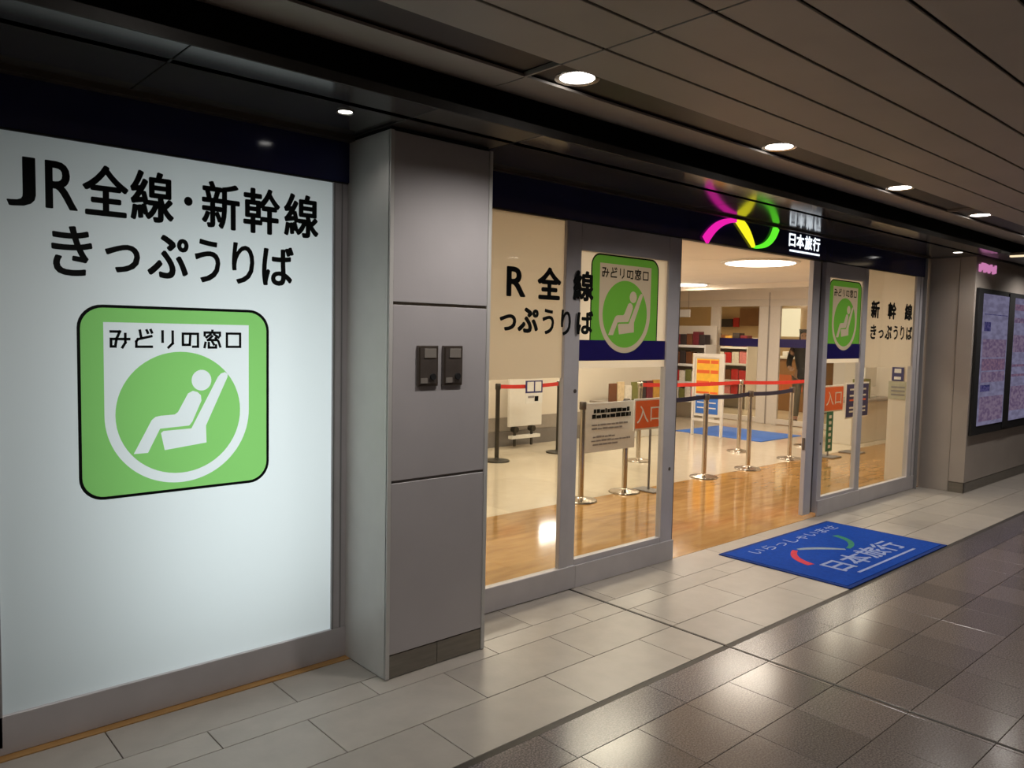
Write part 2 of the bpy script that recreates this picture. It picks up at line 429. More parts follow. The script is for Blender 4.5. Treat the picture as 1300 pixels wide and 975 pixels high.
# the rest of the corridor floor, behind and beside the camera: joined
bm_ = MB(); yb = 1.805-.3125*5
for j in range(8):
    for i in range(0, 34): bm_.box(-4+.65*i+.0015, -4+.65*(i+1)-.0015, yb-.52*(j+1)+.0015, yb-.52*j-.0015, -.012, 0)
for (xa, xb) in ((-4, -.515), (11.36, 18)):
    for k in range(5): bm_.box(xa, xb, 1.805-.3125*(k+1)+.0015, 1.805-.3125*k-.0015, -.012, 0)
o = bm_.done('tile_field', m_gran, fl); o['kind'] = 'stuff'
bm_ = MB()
for xa in [12.4+.65*i for i in range(9)]:
    for (ya, yb2) in ((1.805, 2.01), (2.04, 2.357), (2.357, 2.66)): bm_.box(xa+.1, xa+.747, ya+.002, yb2-.002, -.012, 0)
for xa in [-4+.65*i for i in range(3)]:
    for (ya, yb2) in ((2.04, 2.357), (2.357, 2.66), (2.66, 3.1)): bm_.box(xa, xa+.647, ya+.002, yb2-.002, -.012, 0)
o = bm_.done('tile_strip', m_tile, fl); o['kind'] = 'stuff'
# shop floor
sf = MB().box(-.4, 19, 3.10, 13, -.10, -.008).done('floor', m_base); struct(sf)
for i in range(22):
    for j in range(3):
        y0 = 3.102+.55*j; x0 = 1.9+.55*i
        if x0 > 12.3: break
        MB().box(x0+.0004, x0+.5496, y0+.0004, y0+.5496, -.008, 0).done('floor_board', m_wood, sf)
for i in range(10):
    for j in range(5):
        x0 = 1.9+1.2*i; y0 = 4.752+1.2*j
        MB().box(x0+.0007, x0+1.1993, y0+.0007, y0+1.1993, -.008, 0).done('cream_tile', m_cream, sf)
o = MB().box(13.9, 19, 3.1, 13, -.008, 0).done('cream_field', m_cream, sf)
box('threshold_board', m_wood, sf, -.4, 1.78, 3.045, 3.13, -.008, .004)

# ================================================================== CEILING
ce = MB().box(-4, 18, -4, 3.2, 2.60, 2.66).done('ceiling', m_gap); struct(ce)
XJ = [-4.1, 2.03, 6.34, 10.65, 14.96, 18]
w_ = .2165
for a, b in zip(XJ, XJ[1:]):
    for k in range(18):
        y1 = 2.04-w_*k
        MB().box(a+.004, b-.004, y1-w_+.006, y1-.006, 2.47, 2.478, bev=.002).done('ceiling_panel', m_ceil, ce)
    # curved edge strip in front of the downlight trough
    prof = [(2.225, 2.47), (2.33, 2.470), (2.40, 2.474), (2.46, 2.487), (2.51, 2.51), (2.55, 2.545), (2.56, 2.58), (2.55, 2.58), (2.54, 2.55), (2.50, 2.518), (2.455, 2.497), (2.40, 2.484), (2.33, 2.48), (2.225, 2.48)]
    MB().prism(prof, a+.004, b-.004).done('curved_ceiling_panel', m_ceil, ce, smooth=True)
    MB().box(a+.012, b-.012, 2.035, 2.235, 2.488, 2.50).done('trough_panel', m_trough, ce)
    box('cross_rail', m_ceil, ce, a-.004, a+.006, 2.036, 2.23, 2.470, 2.488)
box('back_rail', m_gap, ce, -4, 18, -2, 2.03, 2.482, 2.60)
box('slot_back', m_black, ce, -4, 18, 2.60, 2.64, 2.34, 2.62)

# glossy soffit over the shop front
so = MB().box(-4, 8.3, 2.44, 3.12, 2.347, 2.37).done('soffit', m_black); struct(so)
sx = [-4, -1, .86, 1.775, 2.325, 4.30, 6.30, 8.30]
for a, b in zip(sx, sx[1:]):
    MB().box(a+.0025, b-.0025, 2.432, 3.08, 2.34, 2.347, bev=.0015).done('soffit_panel', m_soffm if abs(a-1.775) < .01 else m_soffit, so)
box('edge_trim', mat('dark_edge', (.04, .036, .033), .7, var=.1), so, -4, 8.3, 2.424, 2.432, 2.34, 2.375)
box('rear_trim', m_brown, so, -4, 1.77, 3.03, 3.08, 2.318, 2.34)
box('rear_trim', m_brown, so, 2.33, 8.3, 3.045, 3.08, 2.325, 2.34)
so2 = MB().box(8.3, 18, 2.424, 3.12, 2.34, 2.37).done('soffit', m_soffm); struct(so2)

# downlights ---------------------------------------------------------------
def downlight(x, y, z, r, label, grp, watts, name='downlight', mt=None, col=COOL):
    t = thing(name, label, 'ceiling light', (x, y, z), grp)
    MB().lathe(x, y, [(r*.78, z-.001), (r*1.0, z-.004), (r*1.02, z), (r*.8, z+.006), (r*.78, z-.001)], 32, False).done('rim', m_chrome, t, True)
    MB().cyl(x, y, z-.0005, z+.004, r*.78, n=32).done('lens', mt or e_lamp, t)
    if watts:
        l = bpy.data.lights.new('lamp_glow', 'SPOT'); l.energy = watts*4; l.color = col; l.shadow_soft_size = r*.5
        l.spot_size = R(142); l.spot_blend = .75
        o = bpy.data.objects.new('lamp_glow', l); o.location = (x, y, z-.02-r*.5); C.objects.link(o)
    return t
names = ['round downlight closest to the ceiling joint, above the pillar side of the glass front',
         'second downlight in the ceiling trough, above the colourful logo sign',
         'third downlight along the ceiling trough, between logo sign and far wall',
         'fourth and smallest visible downlight in the trough, near the wall screens']
for i, n in enumerate(names): downlight(2.22+1.515*i, 2.135, 2.488, .088, n, 'downlights in the ceiling trough', L_CORR)
for i in (-1, 4, 5): downlight(2.22+1.515*i, 2.135, 2.488, .088, ['round downlight over the lit white window', None, None, None, None, 'fifth downlight in the trough, beyond the smallest visible one', 'last downlight at the far end of the ceiling trough'][i+1], 'downlights in the ceiling trough', L_CORR)
# second row of lights over the corridor, out of the picture
for x, nm_ in ((.7, 'behind the camera position'), (3.7, 'level with the pillar gap'), (6.7, 'level with the farther door'), (9.7, 'level with the wall screens'), (12.7, 'at the corridor end')):
    downlight(x, -1.3, 2.468, .1, 'round downlight on the second corridor row, ' + nm_, 'downlights over the corridor', L_CORR_FAR)
downlight(1.545, 2.72, 2.3385, .034, 'tiny bright spotlight in the glossy soffit beside the pillar', 'small soffit spotlights', L_SOFFIT, 'soffit_spotlight')
downlight(7.98, 2.69, 2.3385, .050, 'tiny bright spotlight in the soffit before the screens wall', 'small soffit spotlights', L_SOFFIT, 'soffit_spotlight')

# ================================================================== FASCIA
fa = MB().box(-4, 8.3, 3.085, 3.13, 2.14, 2.34).done('fascia', m_black); struct(fa)
fx = [-4, -1, 1.785, None, 2.325, 4.30, 6.30, 8.28]
for a, b in zip(fx, fx[1:]):
    if a is None or b is None: continue
    box('fascia_panel', m_navy, fa, a+.001, b-.001, 3.078, 3.085, 2.145, 2.338)

# ================================================================== PILLAR
pi = MB().box(1.785, 2.305, 2.765, 3.2, 0, 2.34).done('pillar', m_black); struct(pi)
for z0, z1 in ((.105, .853), (.861, 1.610), (1.618, 2.322)):
    box('pillar_panel', m_pil, pi, 1.790, 2.300, 2.75, 2.766, z0+.002, z1-.002, bev=.002)
box('pillar_panel', m_pilw, pi, 1.770, 1.785, 2.752, 3.16, .004, 2.322, bev=.001)  # paler side panel: light of the lit window put into its colour
box('pillar_panel', m_pil, pi, 2.305, 2.320, 2.752, 3.16, .004, 2.322, bev=.001)
box('corner_trim', m_pilw, pi, 1.770, 1.790, 2.746, 2.760, .004, 2.322, bev=.002)
box('corner_trim', m_pilw, pi, 2.300, 2.320, 2.746, 2.760, .004, 2.322, bev=.002)
box('joint_strip', m_chrome, pi, 1.79, 2.30, 2.753, 2.762, 1.608, 1.620)
box('joint_strip', m_grey2, pi, 1.79, 2.30, 2.757, 2.762, .851, .863)
box('plinth', m_plinth, pi, 1.790, 2.045, 2.752, 2.766, .003, .103, bev=.001)
box('plinth', m_plinth, pi, 2.047, 2.300, 2.752, 2.766, .003, .103, bev=.001)
# guide post between lit window and pillar
gp = MB().box(1.795, 1.806, 3.02, 3.12, 0, 2.14).done('trim_1', m_alu); struct(gp)
box('dark_slot', m_black, gp, 1.806, 1.814, 3.05, 3.12, 0, 2.33)
gp2 = MB().box(1.816, 1.822, 3.03, 3.12, 0, 2.14).done('trim_2', m_chrome); struct(gp2)

m_plate = mat('switch_plate_steel', (.16, .135, .12), .35, .6, .1, 20)
m_platew = mat('switch_window', (.30, .27, .24), .3, .2, .05, 20)
def keybox(x0, label):
    t = thing('switch_plate', label, 'switch', (x0, 2.75, 1.26), 'switch plates on the pillar')
    box('plate', m_plate, t, x0, x0+.108, 2.738, 2.750, 1.262, 1.438, bev=.002)
    box('rim', m_brown, t, x0+.006, x0+.102, 2.7355, 2.738, 1.268, 1.432)
    box('face', m_plate, t, x0+.011, x0+.097, 2.734, 2.7355, 1.273, 1.427)
    box('display', m_platew, t, x0+.030, x0+.092, 2.730, 2.734, 1.385, 1.425, bev=.001)
    MB().rod((x0+.075, 2.725, 1.303), (x0+.075, 2.734, 1.303), .014, 16).done('keyhole', m_black, t, True)
    box('name_tab', m_platew, t, x0+.012, x0+.048, 2.732, 2.734, 1.275, 1.298)
keybox(1.912, 'brown metal switch plate on the pillar, the one closer to the lit white window')
keybox(2.047, 'brown metal switch plate on the pillar, the one closer to the glass shop front')

# ================================================================== WINDOW 1: lit white window
w1 = sroot('window_1', (.4, 3.1, 0))
fr = MB(); fr.box(.40, 1.785, 3.085, 3.14, .004, .142, bev=.002)
fr.done('bottom_rail', m_alu, w1)
MB().box(1.70, 1.787, 3.09, 3.14, .142, 2.145, bev=.002).done('window_frame', m_alu, w1)
MB().box(1.700, 1.708, 3.086, 3.09, .142, 2.145).done('glazing_bead', m_alud, w1)
MB().box(1.740, 1.745, 3.086, 3.09, .142, 2.145).done('glazing_bead', m_alud, w1)
MB().box(.38, .440, 3.085, 3.14, .03, 2.145, bev=.002).done('window_frame', m_alud, w1)
ex0, ex1, ez0, ez1 = .690, 1.408, .855, 1.572
YF = 3.100
def rect(x0, x1, z0, z1): return [(x0, z0), (x1, z0), (x1, z1), (x0, z1)]
er = [(ex0+(x/.72)*(ex1-ex0), ez0+(y/.715)*(ez1-ez0)) for x, y in rrect(0, .72, 0, .715, .085)]
place_mesh('pane', curve_mesh('pane', [rect(.44, 1.70, .142, 2.145), er]), m_film, w1, lambda x, y, z: (x, YF, y))
Wall = lambda Y: (lambda x, y, z: (x, Y-z, y))
fit_text([('J', .486, .572, 1.893, 2.062), ('R', .600, .700, 1.897, 2.062), ('全', .715, .868, 1.889, 2.072), ('線', .873, 1.028, 1.885, 2.075),
          ('・', 1.066, 1.098, 1.963, 1.998), ('新', 1.133, 1.285, 1.886, 2.072), ('幹', 1.299, 1.457, 1.884, 2.072), ('線', 1.474, 1.633, 1.886, 2.070)],
         'lettering', m_print, w1, Wall(YF-.001), .030)
fit_text([('き', .615, .745, 1.668, 1.845), ('っ', .785, .905, 1.690, 1.795), ('ぷ', .930, 1.082, 1.678, 1.845), ('う', 1.105, 1.205, 1.672, 1.843),
          ('り', 1.252, 1.345, 1.675, 1.842), ('ば', 1.378, 1.518, 1.675, 1.842)], 'lettering', m_print, w1, Wall(YF-.001), .030)
em = thing('office_emblem', 'large green square emblem with reclining seat figure on the lit white window', 'sign', (ex0, YF, ez0), 'green seat office emblems')
emblem(em, lambda u, v, d: (ex0+u*(ex1-ex0), YF-.0005-d, ez0+v*(ez1-ez0)), m_gfilm, m_film, m_print)
# made-up alcove around the added lamp behind the window
lb = MB(); lb.box(-.45, 1.84, 4.3, 4.34, 0, 2.6); lb.box(-.49, -.45, 3.14, 4.34, 0, 2.6); lb.box(1.83, 1.87, 3.2, 4.34, 0, 2.6); lb.box(-.45, 1.84, 3.14, 4.3, 2.30, 2.34)
struct(lb.done('wall_added_alcove', m_grey1))
wl = MB().box(-4, .38, 3.09, 3.2, 0, 2.145).done('wall_left', m_wallr); struct(wl)

# ================================================================== GLASS FRONT
def sash(root, x0, x1, y0, y1, zt, stl, str_, bot, top, m):
    MB().box(x0, x0+stl, y0, y1, .03, zt, bev=.003).done('stile', m, root)
    MB().box(x1-str_, x1, y0, y1, .03, zt, bev=.003).done('stile', m, root)
    MB().box(x0+stl, x1-str_, y0+.002, y1-.002, .03, bot, bev=.002).done('bottom_rail', m, root)
    MB().box(x0+stl, x1-str_, y0+.002, y1-.002, top, zt, bev=.002).done('top_rail', m, root)
def side_window(name, x0, x1, mull0, mull1, fz, zt=2.14):
    w = sroot(name, (x0, 3.1, 0))
    MB().box(x0, x1, 3.09, 3.15, .02, .14, bev=.003).done('bottom_rail', m_alu, w)
    MB().box(mull0, mull1, 3.10, 3.15, .14, zt, bev=.003).done('window_frame', m_alu, w)
    return w
ZF = 1.25
# near side light
w2 = sroot('window_2', (2.32, 3.1, 0))
MB().box(2.32, 3.30, 3.085, 3.13, .004, .14, bev=.003).done('bottom_rail', m_alu, w2)
MB().box(2.305, 2.345, 3.09, 3.13, .14, 2.145, bev=.002).done('window_frame', m_alud, w2)
MB().box(3.165, 3.232, 3.09, 3.125, .14, 2.145, bev=.003).done('window_frame', m_alu, w2)
MB().box(2.345, 3.165, 3.104, 3.110, .14, 2.145).done('pane', m_glass, w2)
MB().box(2.345, 3.165, 3.1105, 3.1115, ZF, 2.145).done('frosted_film', m_frost, w2)
# near sliding door
d1 = sroot('door_1', (3.2, 3.14, 0))
sash(d1, 3.232, 4.25, 3.10, 3.145, 2.145, .068, .125, .17, 1.985, m_alu)
MB().box(3.30, 4.125, 3.116, 3.122, .17, 1.985).done('pane', m_glass, d1)
MB().rod((3.27, 3.098, 1.17), (3.27, 3.104, 1.17), .012, 12).done('lock', m_plate, d1)
MB().rod((4.20, 3.098, .62), (4.20, 3.104, .62), .012, 12).done('lock', m_plate, d1)
MB().box(4.25, 4.262, 3.105, 3.14, .03, 2.145).done('rubber_seal', m_plate, d1)
box('bottom_rail', m_alu, d1, 3.30, 4.25, 3.085, 3.10, .004, .135)
dx0, dx1, dz0, dz1 = 3.395, 4.035, 1.36, 1.982
def stripe(root, x0, x1, z0, z1, ex, ez, yy):
    sx_ = (ex[1]-ex[0])/.72; sz_ = (ez[1]-ez[0])/.715; cx, cz = ex[0]+.360*sx_, ez[0]+.308*sz_; rx, rz = .2735*sx_, .2735*sz_
    a0 = math.asin((z1-cz)/rz); arc = [(cx+rx*math.cos(t), cz+rz*math.sin(t)) for t in [a0+(-math.pi-2*a0)*k/30 for k in range(31)]]
    place_mesh('navy_stripe', curve_mesh('navy_stripe', [[(x0, z0), (x1, z0), (x1, z1)]+arc+[(x0, z1)]]), m_stripe, root, lambda x, y, z: (x, yy, y))
def door_film(root, x0, x1, ex, ez, zt, yy):
    er = [(ex[0]+(x/.72)*(ex[1]-ex[0]), ez[0]+(y/.715)*(ez[1]-ez[0])) for x, y in rrect(0, .72, 0, .715, .085)]
    place_mesh('frosted_film', curve_mesh('frosted_film', [rect(x0, x1, 1.30, zt), er]), m_frost, root, lambda x, y, z: (x, yy, y))
door_film(d1, 3.30, 4.125, (dx0, dx1), (dz0, dz1), 1.985, 3.1145)
stripe(d1, 3.302, 4.123, 1.345, 1.468, (dx0, dx1), (dz0, dz1), 3.1105)
e2 = thing('office_emblem', 'green seat figure emblem on the sliding door closer to the pillar', 'sign', (dx0, 3.112, dz0), 'green seat office emblems')
emblem(e2, lambda u, v, d: (dx0+u*(dx1-dx0), 3.1118-d, dz0+v*(dz1-dz0)), m_gfilm2, m_tag2, m_print)
# lettering on the outer pane of the near side
gl = MB().box(2.345, 4.0, 3.060, 3.062, .15, 2.14)
gl.bm.free()
fit_text([('J', 2.44, 2.53, 1.695, 1.853), ('R', 2.716, 2.853, 1.692, 1.853), ('全', 2.940, 3.125, 1.686, 1.868), ('線', 3.222, 3.396, 1.69, 1.868),
          ('き', 2.40, 2.52, 1.495, 1.64), ('っ', 2.672, 2.79, 1.510, 1.60), ('ぷ', 2.80, 2.955, 1.50, 1.64), ('う', 2.985, 3.075, 1.495, 1.638),
          ('り', 3.13, 3.21, 1.492, 1.638), ('ば', 3.258, 3.398, 1.498, 1.638)], 'lettering', m_print, w2, Wall(3.0895), .042)
# far sliding door
d2 = sroot('door_2', (6.08, 3.14, 0))
sash(d2, 6.26, 7.06, 3.10, 3.145, 2.145, .075, .09, .16, 2.02, m_alu)
MB().box(6.08, 6.20, 3.12, 3.16, .03, 2.145, bev=.003).done('stile', m_alu, d2)
MB().box(6.20, 6.26, 3.14, 3.16, .03, 2.145).done('rubber_seal', m_plate, d2)
MB().box(6.335, 6.97, 3.116, 3.122, .16, 2.02).done('pane', m_glass, d2)
box('handle', m_plate, d2, 6.072, 6.082, 3.13, 3.15, .58, .68)
MB().rod((6.29, 3.098, .62), (6.29, 3.104, .62), .012, 12).done('lock', m_plate, d2)
fx0, fx1, fz0, fz1 = 6.345, 6.955, 1.378, 2.01
door_film(d2, 6.336, 6.97, (fx0, fx1), (fz0, fz1), 2.02, 3.1145)
stripe(d2, 6.338, 6.968, 1.335, 1.465, (fx0, fx1), (fz0, fz1), 3.1105)
e3 = thing('office_emblem', 'small distant green seat figure emblem on the farther sliding door', 'sign', (fx0, 3.112, fz0), 'green seat office emblems')
emblem(e3, lambda u, v, d: (fx0+u*(fx1-fx0), 3.1118-d, fz0+v*(fz1-fz0)), m_gfilm2, m_tag2, m_print)
# far side light
w3 = sroot('window_3', (7.06, 3.1, 0))
MB().box(7.06, 8.28, 3.085, 3.13, .004, .14, bev=.003).done('bottom_rail', m_alu, w3)
MB().box(6.26, 7.06, 3.085, 3.10, .004, .135).done('bottom_rail', m_alu, w3)
MB().box(8.12, 8.28, 3.09, 3.14, .14, 2.145, bev=.003).done('window_frame', m_alu, w3)
MB().box(8.205, 8.212, 3.086, 3.09, .14, 2.145).done('glazing_bead', m_alud, w3)
MB().box(7.06, 8.12, 3.104, 3.110, .14, 2.145).done('pane', m_glass, w3)
MB().box(7.06, 8.12, 3.1105, 3.1115, ZF, 2.145).done('frosted_film', m_frost, w3)
fit_text([('新', 7.14, 7.32, 1.70, 1.865), ('幹', 7.50, 7.69, 1.70, 1.865), ('線', 7.89, 8.07, 1.70, 1.865),
          ('き', 7.15, 7.27, 1.51, 1.645), ('っ', 7.32, 7.43, 1.52, 1.60), ('ぷ', 7.46, 7.61, 1.51, 1.645), ('う', 7.65, 7.75, 1.51, 1.645),
          ('り', 7.81, 7.90, 1.51, 1.645), ('ば', 7.95, 8.09, 1.51, 1.645)], 'lettering', m_print, w3, Wall(3.1025), .042)

# ================================================================== LIT SIGN ON THE FASCIA
sg = thing('logo_sign', 'lit wave-shaped logo with shop name on the navy fascia above the entrance', 'sign', (4.46, 3.078, 2.145))
def arc_strip(name, pts, w, m, par, fn):
    bm = bmesh.new(); L = []; n = len(pts)
    for i, p in enumerate(pts):
        a = Vector(pts[max(0, i-1)]); b = Vector(pts[min(n-1, i+1)]); d = (b-a).normalized(); nn = Vector((-d.y, d.x))
        ww = w(i/(n-1)) if callable(w) else w
        L.append([bm.verts.new((*(Vector(p)+nn*s*ww/2), 0)) for s in (-1, 1)])
    for a, b in zip(L, L[1:]): bm.faces.new((a[0], b[0], b[1], a[1]))
    ex = bmesh.ops.extrude_face_region(bm, geom=bm.faces[:])
    bmesh.ops.translate(bm, verts=[g for g in ex['geom'] if isinstance(g, bmesh.types.BMVert)], vec=(0, 0, .02))
    me = bpy.data.meshes.new(name); bm.to_mesh(me); bm.free()
    return place_mesh(name, me, m, par, fn)
def bez(p0, p1, p2, n=14): return [tuple((1-t)**2*Vector(p0)+2*t*(1-t)*Vector(p1)+t*t*Vector(p2)) for t in [k/n for k in range(n+1)]]
FS = lambda x, y, z: (x, 3.078-z, y)
arc_strip('pink_arc', bez((4.47, 2.150), (4.60, 2.305), (4.825, 2.318)), lambda t: .062-.036*t, e_pink, sg, FS)
arc_strip('yellow_arc', bez((4.835, 2.318), (4.93, 2.315), (5.07, 2.158)), lambda t: .020+.085*t*(1-t)*2.2, e_yel, sg, FS)
arc_strip('green_arc', bez((5.085, 2.158), (5.31, 2.170), (5.375, 2.325)), lambda t: .018+.045*t, e_grn, sg, FS)
fit_text([('日', 5.585, 5.685, 2.21, 2.31), ('本', 5.70, 5.82, 2.205, 2.315), ('旅', 5.83, 5.95, 2.205, 2.315), ('行', 5.96, 6.08, 2.205, 2.315)],
         'lettering', e_wht, sg, FS, .035)
box('caption_line', e_wht, sg, 5.60, 6.075, 3.074, 3.078, 2.172, 2.186)

# ================================================================== RIGHT WALL WITH SCREENS
wr = MB().box(8.46, 18, 2.69, 3.12, 0, 2.36).done('wall_right', m_wallr); struct(wr)
box('wall_panel', m_wallr, wr, 8.44, 8.46, 2.815, 3.09, .002, 2.338, bev=.001)
box('wall_panel', m_wallr, wr, 8.435, 8.46, 2.67, 2.811, .105, 2.338, bev=.002)
for a, b in zip([8.46, 10.9, 13.3, 15.7], [10.9, 13.3, 15.7, 18]):
    box('wall_panel', m_wallr, wr, a+.001, b-.001, 2.67, 2.69, .105, 2.338, bev=.001)
bb = MB().box(8.437, 8.46, 2.672, 2.811, 0, .10).box(8.437, 18, 2.672, 2.69, 0, .10).done('baseboard_right', m_plinth); struct(bb)
tr = MB().box(8.285, 8.30, 3.06, 3.12, 0, 2.34).done('trim_3', m_alud); struct(tr)
tr = MB().box(8.30, 8.44, 3.115, 3.14, 0, 2.36).done('trim_4', m_black); struct(tr)
ds = thing('display_screen_pair', 'pair of tall lilac information screens in a black frame on the wall', 'screen', (8.45, 2.67, .56))
box('casing', m_black, ds, 8.47, 10.65, 2.640, 2.668, .575, 2.035, bev=.003)
for x0, x1 in ((8.600, 9.375), (9.555, 10.33)):
    s_ = box('display', e_scr, ds, x0, x1, 2.634, 2.640, .665, 1.985)
    h = 1.32; W2 = x1-x0
    if x0 < 9:
        blocks = [(.06, .30, .72, .79, e_scr4), (.04, .96, .52, .66, e_scr2), (.04, .96, .42, .51, e_scr3), (.04, .96, .33, .41, e_scr2),
                  (.04, .40, .26, .31, e_scr4), (.04, .96, .03, .22, e_scr2), (.04, .96, .845, .85, e_scr4)]
    else:
        blocks = [(.04, .9, .90, .95, e_scr3), (.04, .9, .80, .84, e_scr2), (.04, .9, .56, .70, e_scr2), (.04, .9, .44, .46, e_scr3), (.04, .9, .36, .38, e_scr3), (.04, .9, .08, .28, e_scr2)]
    for a, b, c, d, m in blocks:
        box('picture_block', m, s_, x0+a*W2, x0+b*W2, 2.632, 2.634, .665+c*h, .665+d*h)
box('centre_frame', m_black, ds, 9.375, 9.555, 2.628, 2.642, .60, 2.02)
ps = thing('neon_letters', 'small pink glowing letters above the wall screens', 'sign', (8.5, 2.67, 2.16))
for i, (h0, h1) in enumerate([(0, .8), (.2, 1), (0, 1), (.1, .95), (0, .9), (.25, 1), (0, .7), (.1, 1)]):
    box('letter_stroke', e_pinkt, ps, 8.50+.065*i, 8.50+.065*i+(.03 if i % 2 else .042), 2.655, 2.669, 2.195+.09*h0, 2.195+.09*h1)
box('letter_stroke', e_pinkt, ps, 8.50, 8.70, 2.655, 2.669, 2.225, 2.237); box('letter_stroke', e_pinkt, ps, 8.76, 8.99, 2.655, 2.669, 2.255, 2.267)
ls = thing('soffit_reflection_bar', 'thin warm glowing bar in place of a soffit reflection near the wall screens', 'glowing bar', (9.5, 1.0, 2.33))
box('housing', m_brown, ls, 8.50, 8.55, .6, 2.41, 2.335, 2.36); box('diffuser', e_warm, ls, 8.50, 8.55, .6, 2.41, 2.32, 2.335)  # added glowing bar standing in for light reflected in the soffit
box('hanger', m_brown, ls, 8.515, 8.535, 1.0, 1.02, 2.36, 2.47); box('hanger', m_brown, ls, 8.515, 8.535, 2.1, 2.12, 2.36, 2.47)

# corridor enclosure
for n_, d in (('wall_back', (-4, 18, -4.1, -4, 0, 2.6)), ('wall_corridor_end', (18, 18.1, -4, 3.1, 0, 2.6)), ('wall_corridor_start', (-4.1, -4, -4, 3.1, 0, 2.6))):
    struct(MB().box(*d).done(n_, m_wallr))

# ================================================================== DOOR MAT
mt_ = thing('door_mat', 'blue welcome mat with white lettering lying before the open entrance', 'mat', (5.37, 2.49, 0))
MB().box(4.595, 6.165, 2.035, 2.955, .0005, .007, bev=.002).done('rubber_edge', m_matr, mt_)
MB().box(4.625, 6.135, 2.065, 2.925, .003, .010, bev=.002).done('pile', m_mat, mt_)
FLm = lambda x, y, z: (x, y, .0102+z*.6)
fit_text([('いらっしゃいませ', 4.80, 6.02, 2.765, 2.865)], 'lettering', m_matw, mt_, FLm, .01)
fit_text([('日本旅行', 4.90, 5.88, 2.20, 2.40)], 'lettering', m_matw, mt_, FLm, .02)
box('caption_line', m_matw, mt_, 4.95, 5.85, 2.135, 2.155, .0098, .0108)
arc_strip('red_arc', bez((4.86, 2.42), (4.90, 2.60), (5.10, 2.66)), lambda t: .065-.03*t, m_matred, mt_, lambda x, y, z: (x, y, .0100+z*.05))
arc_strip('grey_arc', bez((5.14, 2.66), (5.28, 2.62), (5.42, 2.45)), lambda t: .03+.08*t*(1-t), m_matgry, mt_, lambda x, y, z: (x, y, .0100+z*.05))
arc_strip('green_arc', bez((5.46, 2.45), (5.70, 2.48), (5.74, 2.68)), lambda t: .03+.03*t, m_matgrn, mt_, lambda x, y, z: (x, y, .0100+z*.05))

# ================================================================== SHOP INTERIOR SHELL
wi = MB().box(1.84, 10.4, 7.65, 7.75, 0, 2.40).done('wall_shop_back', m_shopw); struct(wi)
box('wall_band', m_grey2, wi, 1.9, 10.4, 7.635, 7.65, 0, .20); box('wall_band', m_grey1, wi, 1.9, 10.4, 7.640, 7.65, .205, .385)
struct(MB().box(10.3, 10.4, 7.75, 10.5, 0, 2.40).done('wall_shop_recess', m_shopw))
struct(MB().box(10.4, 12.4, 10.5, 10.6, 0, 2.40).done('wall_shop_recess', m_shopw))
struct(MB().box(1.84, 1.88, 3.2, 7.7, 0, 2.40).done('wall_shop_left', m_shopw))
struct(MB().box(8.46, 12.4, 3.12, 3.16, 0, 2.40).done('wall_shop_front', m_shopw))
col_ = MB().box(8.56, 8.95, 3.16, 3.49, 0, 2.35).done('column', m_shopw); struct(col_)
sc = MB().box(1.84, 12.4, 3.13, 10.6, 2.36, 2.40).done('ceiling', m_shopc); struct(sc)
for i in range(6):
    for j in range(4):
        x0 = 1.9+1.8*i; y0 = 3.16+1.8*j
        if x0+1.8 > 12.8: continue
        box('ceiling_panel', m_shopc, sc, x0+.004, min(x0+1.796, 10.9), y0+.004, y0+1.796, 2.348, 2.36) if x0 < 10.9 else None
hd = MB().box(10.9, 10.94, 5.2, 10.5, 2.27, 2.36).done('trim_5', m_shopc); struct(hd)
for n_, d in (('wall_shop_header', (1.84, 8.3, 3.13, 3.16, 2.14, 2.36)),): struct(MB().box(*d).done(n_, m_shopw))

def shoplight(x, y, lab, z=2.345, r=.42, wts=None):
    t = thing('ceiling_lamp', lab, 'ceiling light', (x, y, z), 'round lamps in the shop ceiling')
    MB().lathe(x, y, [(r*.9, z-.018), (r, z-.012), (r*1.02, z), (r*.9, z), (r*.9, z-.018)], 40, False).done('rim', m_white, t, True)
    MB().cyl(x, y, z-.024, z-.002, r*.86, r*.9, n=40).done('diffuser', e_shop, t, True)
    area('shop_glow', (x, y, z-.03), r*1.8, L_SHOP if wts is None else wts, WARM)
shoplight(7.85, 4.66, 'large round ceiling lamp seen through the open entrance')
shoplight(5.35, 4.55, 'round ceiling lamp above the entrance queue, behind the glass door')
shoplight(3.0, 4.6, 'round ceiling lamp behind the frosted glass next to the pillar')
shoplight(10.2, 4.5, 'round ceiling lamp behind the farther glass door')
shoplight(10.45, 7.5, 'round ceiling lamp deeper in the shop beside the shelves', r=.36)
shoplight(5.6, 6.6, 'round ceiling lamp over the rear of the shop', wts=L_SHOP*.8)
shoplight(8.2, 6.6, 'round ceiling lamp over the rear counter', wts=L_SHOP*.8)

# shop end: glass doors to the mall -----------------------------------------
XE = 12.4
ed = sroot('door_3', (XE, 6, 0))
def ebox(n, m, y0, y1, z0, z1, d=.05): return MB().box(XE, XE+d, y0, y1, z0, z1, bev=.004).done(n, m, ed)
m_wfr = mat('white_door_frame', (.72, .66, .58), .4, var=.02)
ebox('stile', m_wfr, 8.13, 8.33, .0, 2.06)
ebox('stile', m_wfr, 7.16, 7.34, .0, 2.06); ebox('stile', m_wfr, 6.93, 7.13, .0, 2.06)
ebox('rubber_seal', m_grey1, 7.13, 7.16, .0, 2.3, .03)
ebox('stile', m_wfr, 5.75, 5.95, .0, 2.06)
ebox('top_rail', m_wfr, 5.75, 10.5, 2.06, 2.18); ebox('transom', m_shopc, 3.2, 10.5, 2.18, 2.38)
ebox('bottom_rail', m_wfr, 5.95, 6.93, .01, .10); ebox('bottom_rail', m_wfr, 7.34, 8.13, .01, .10)
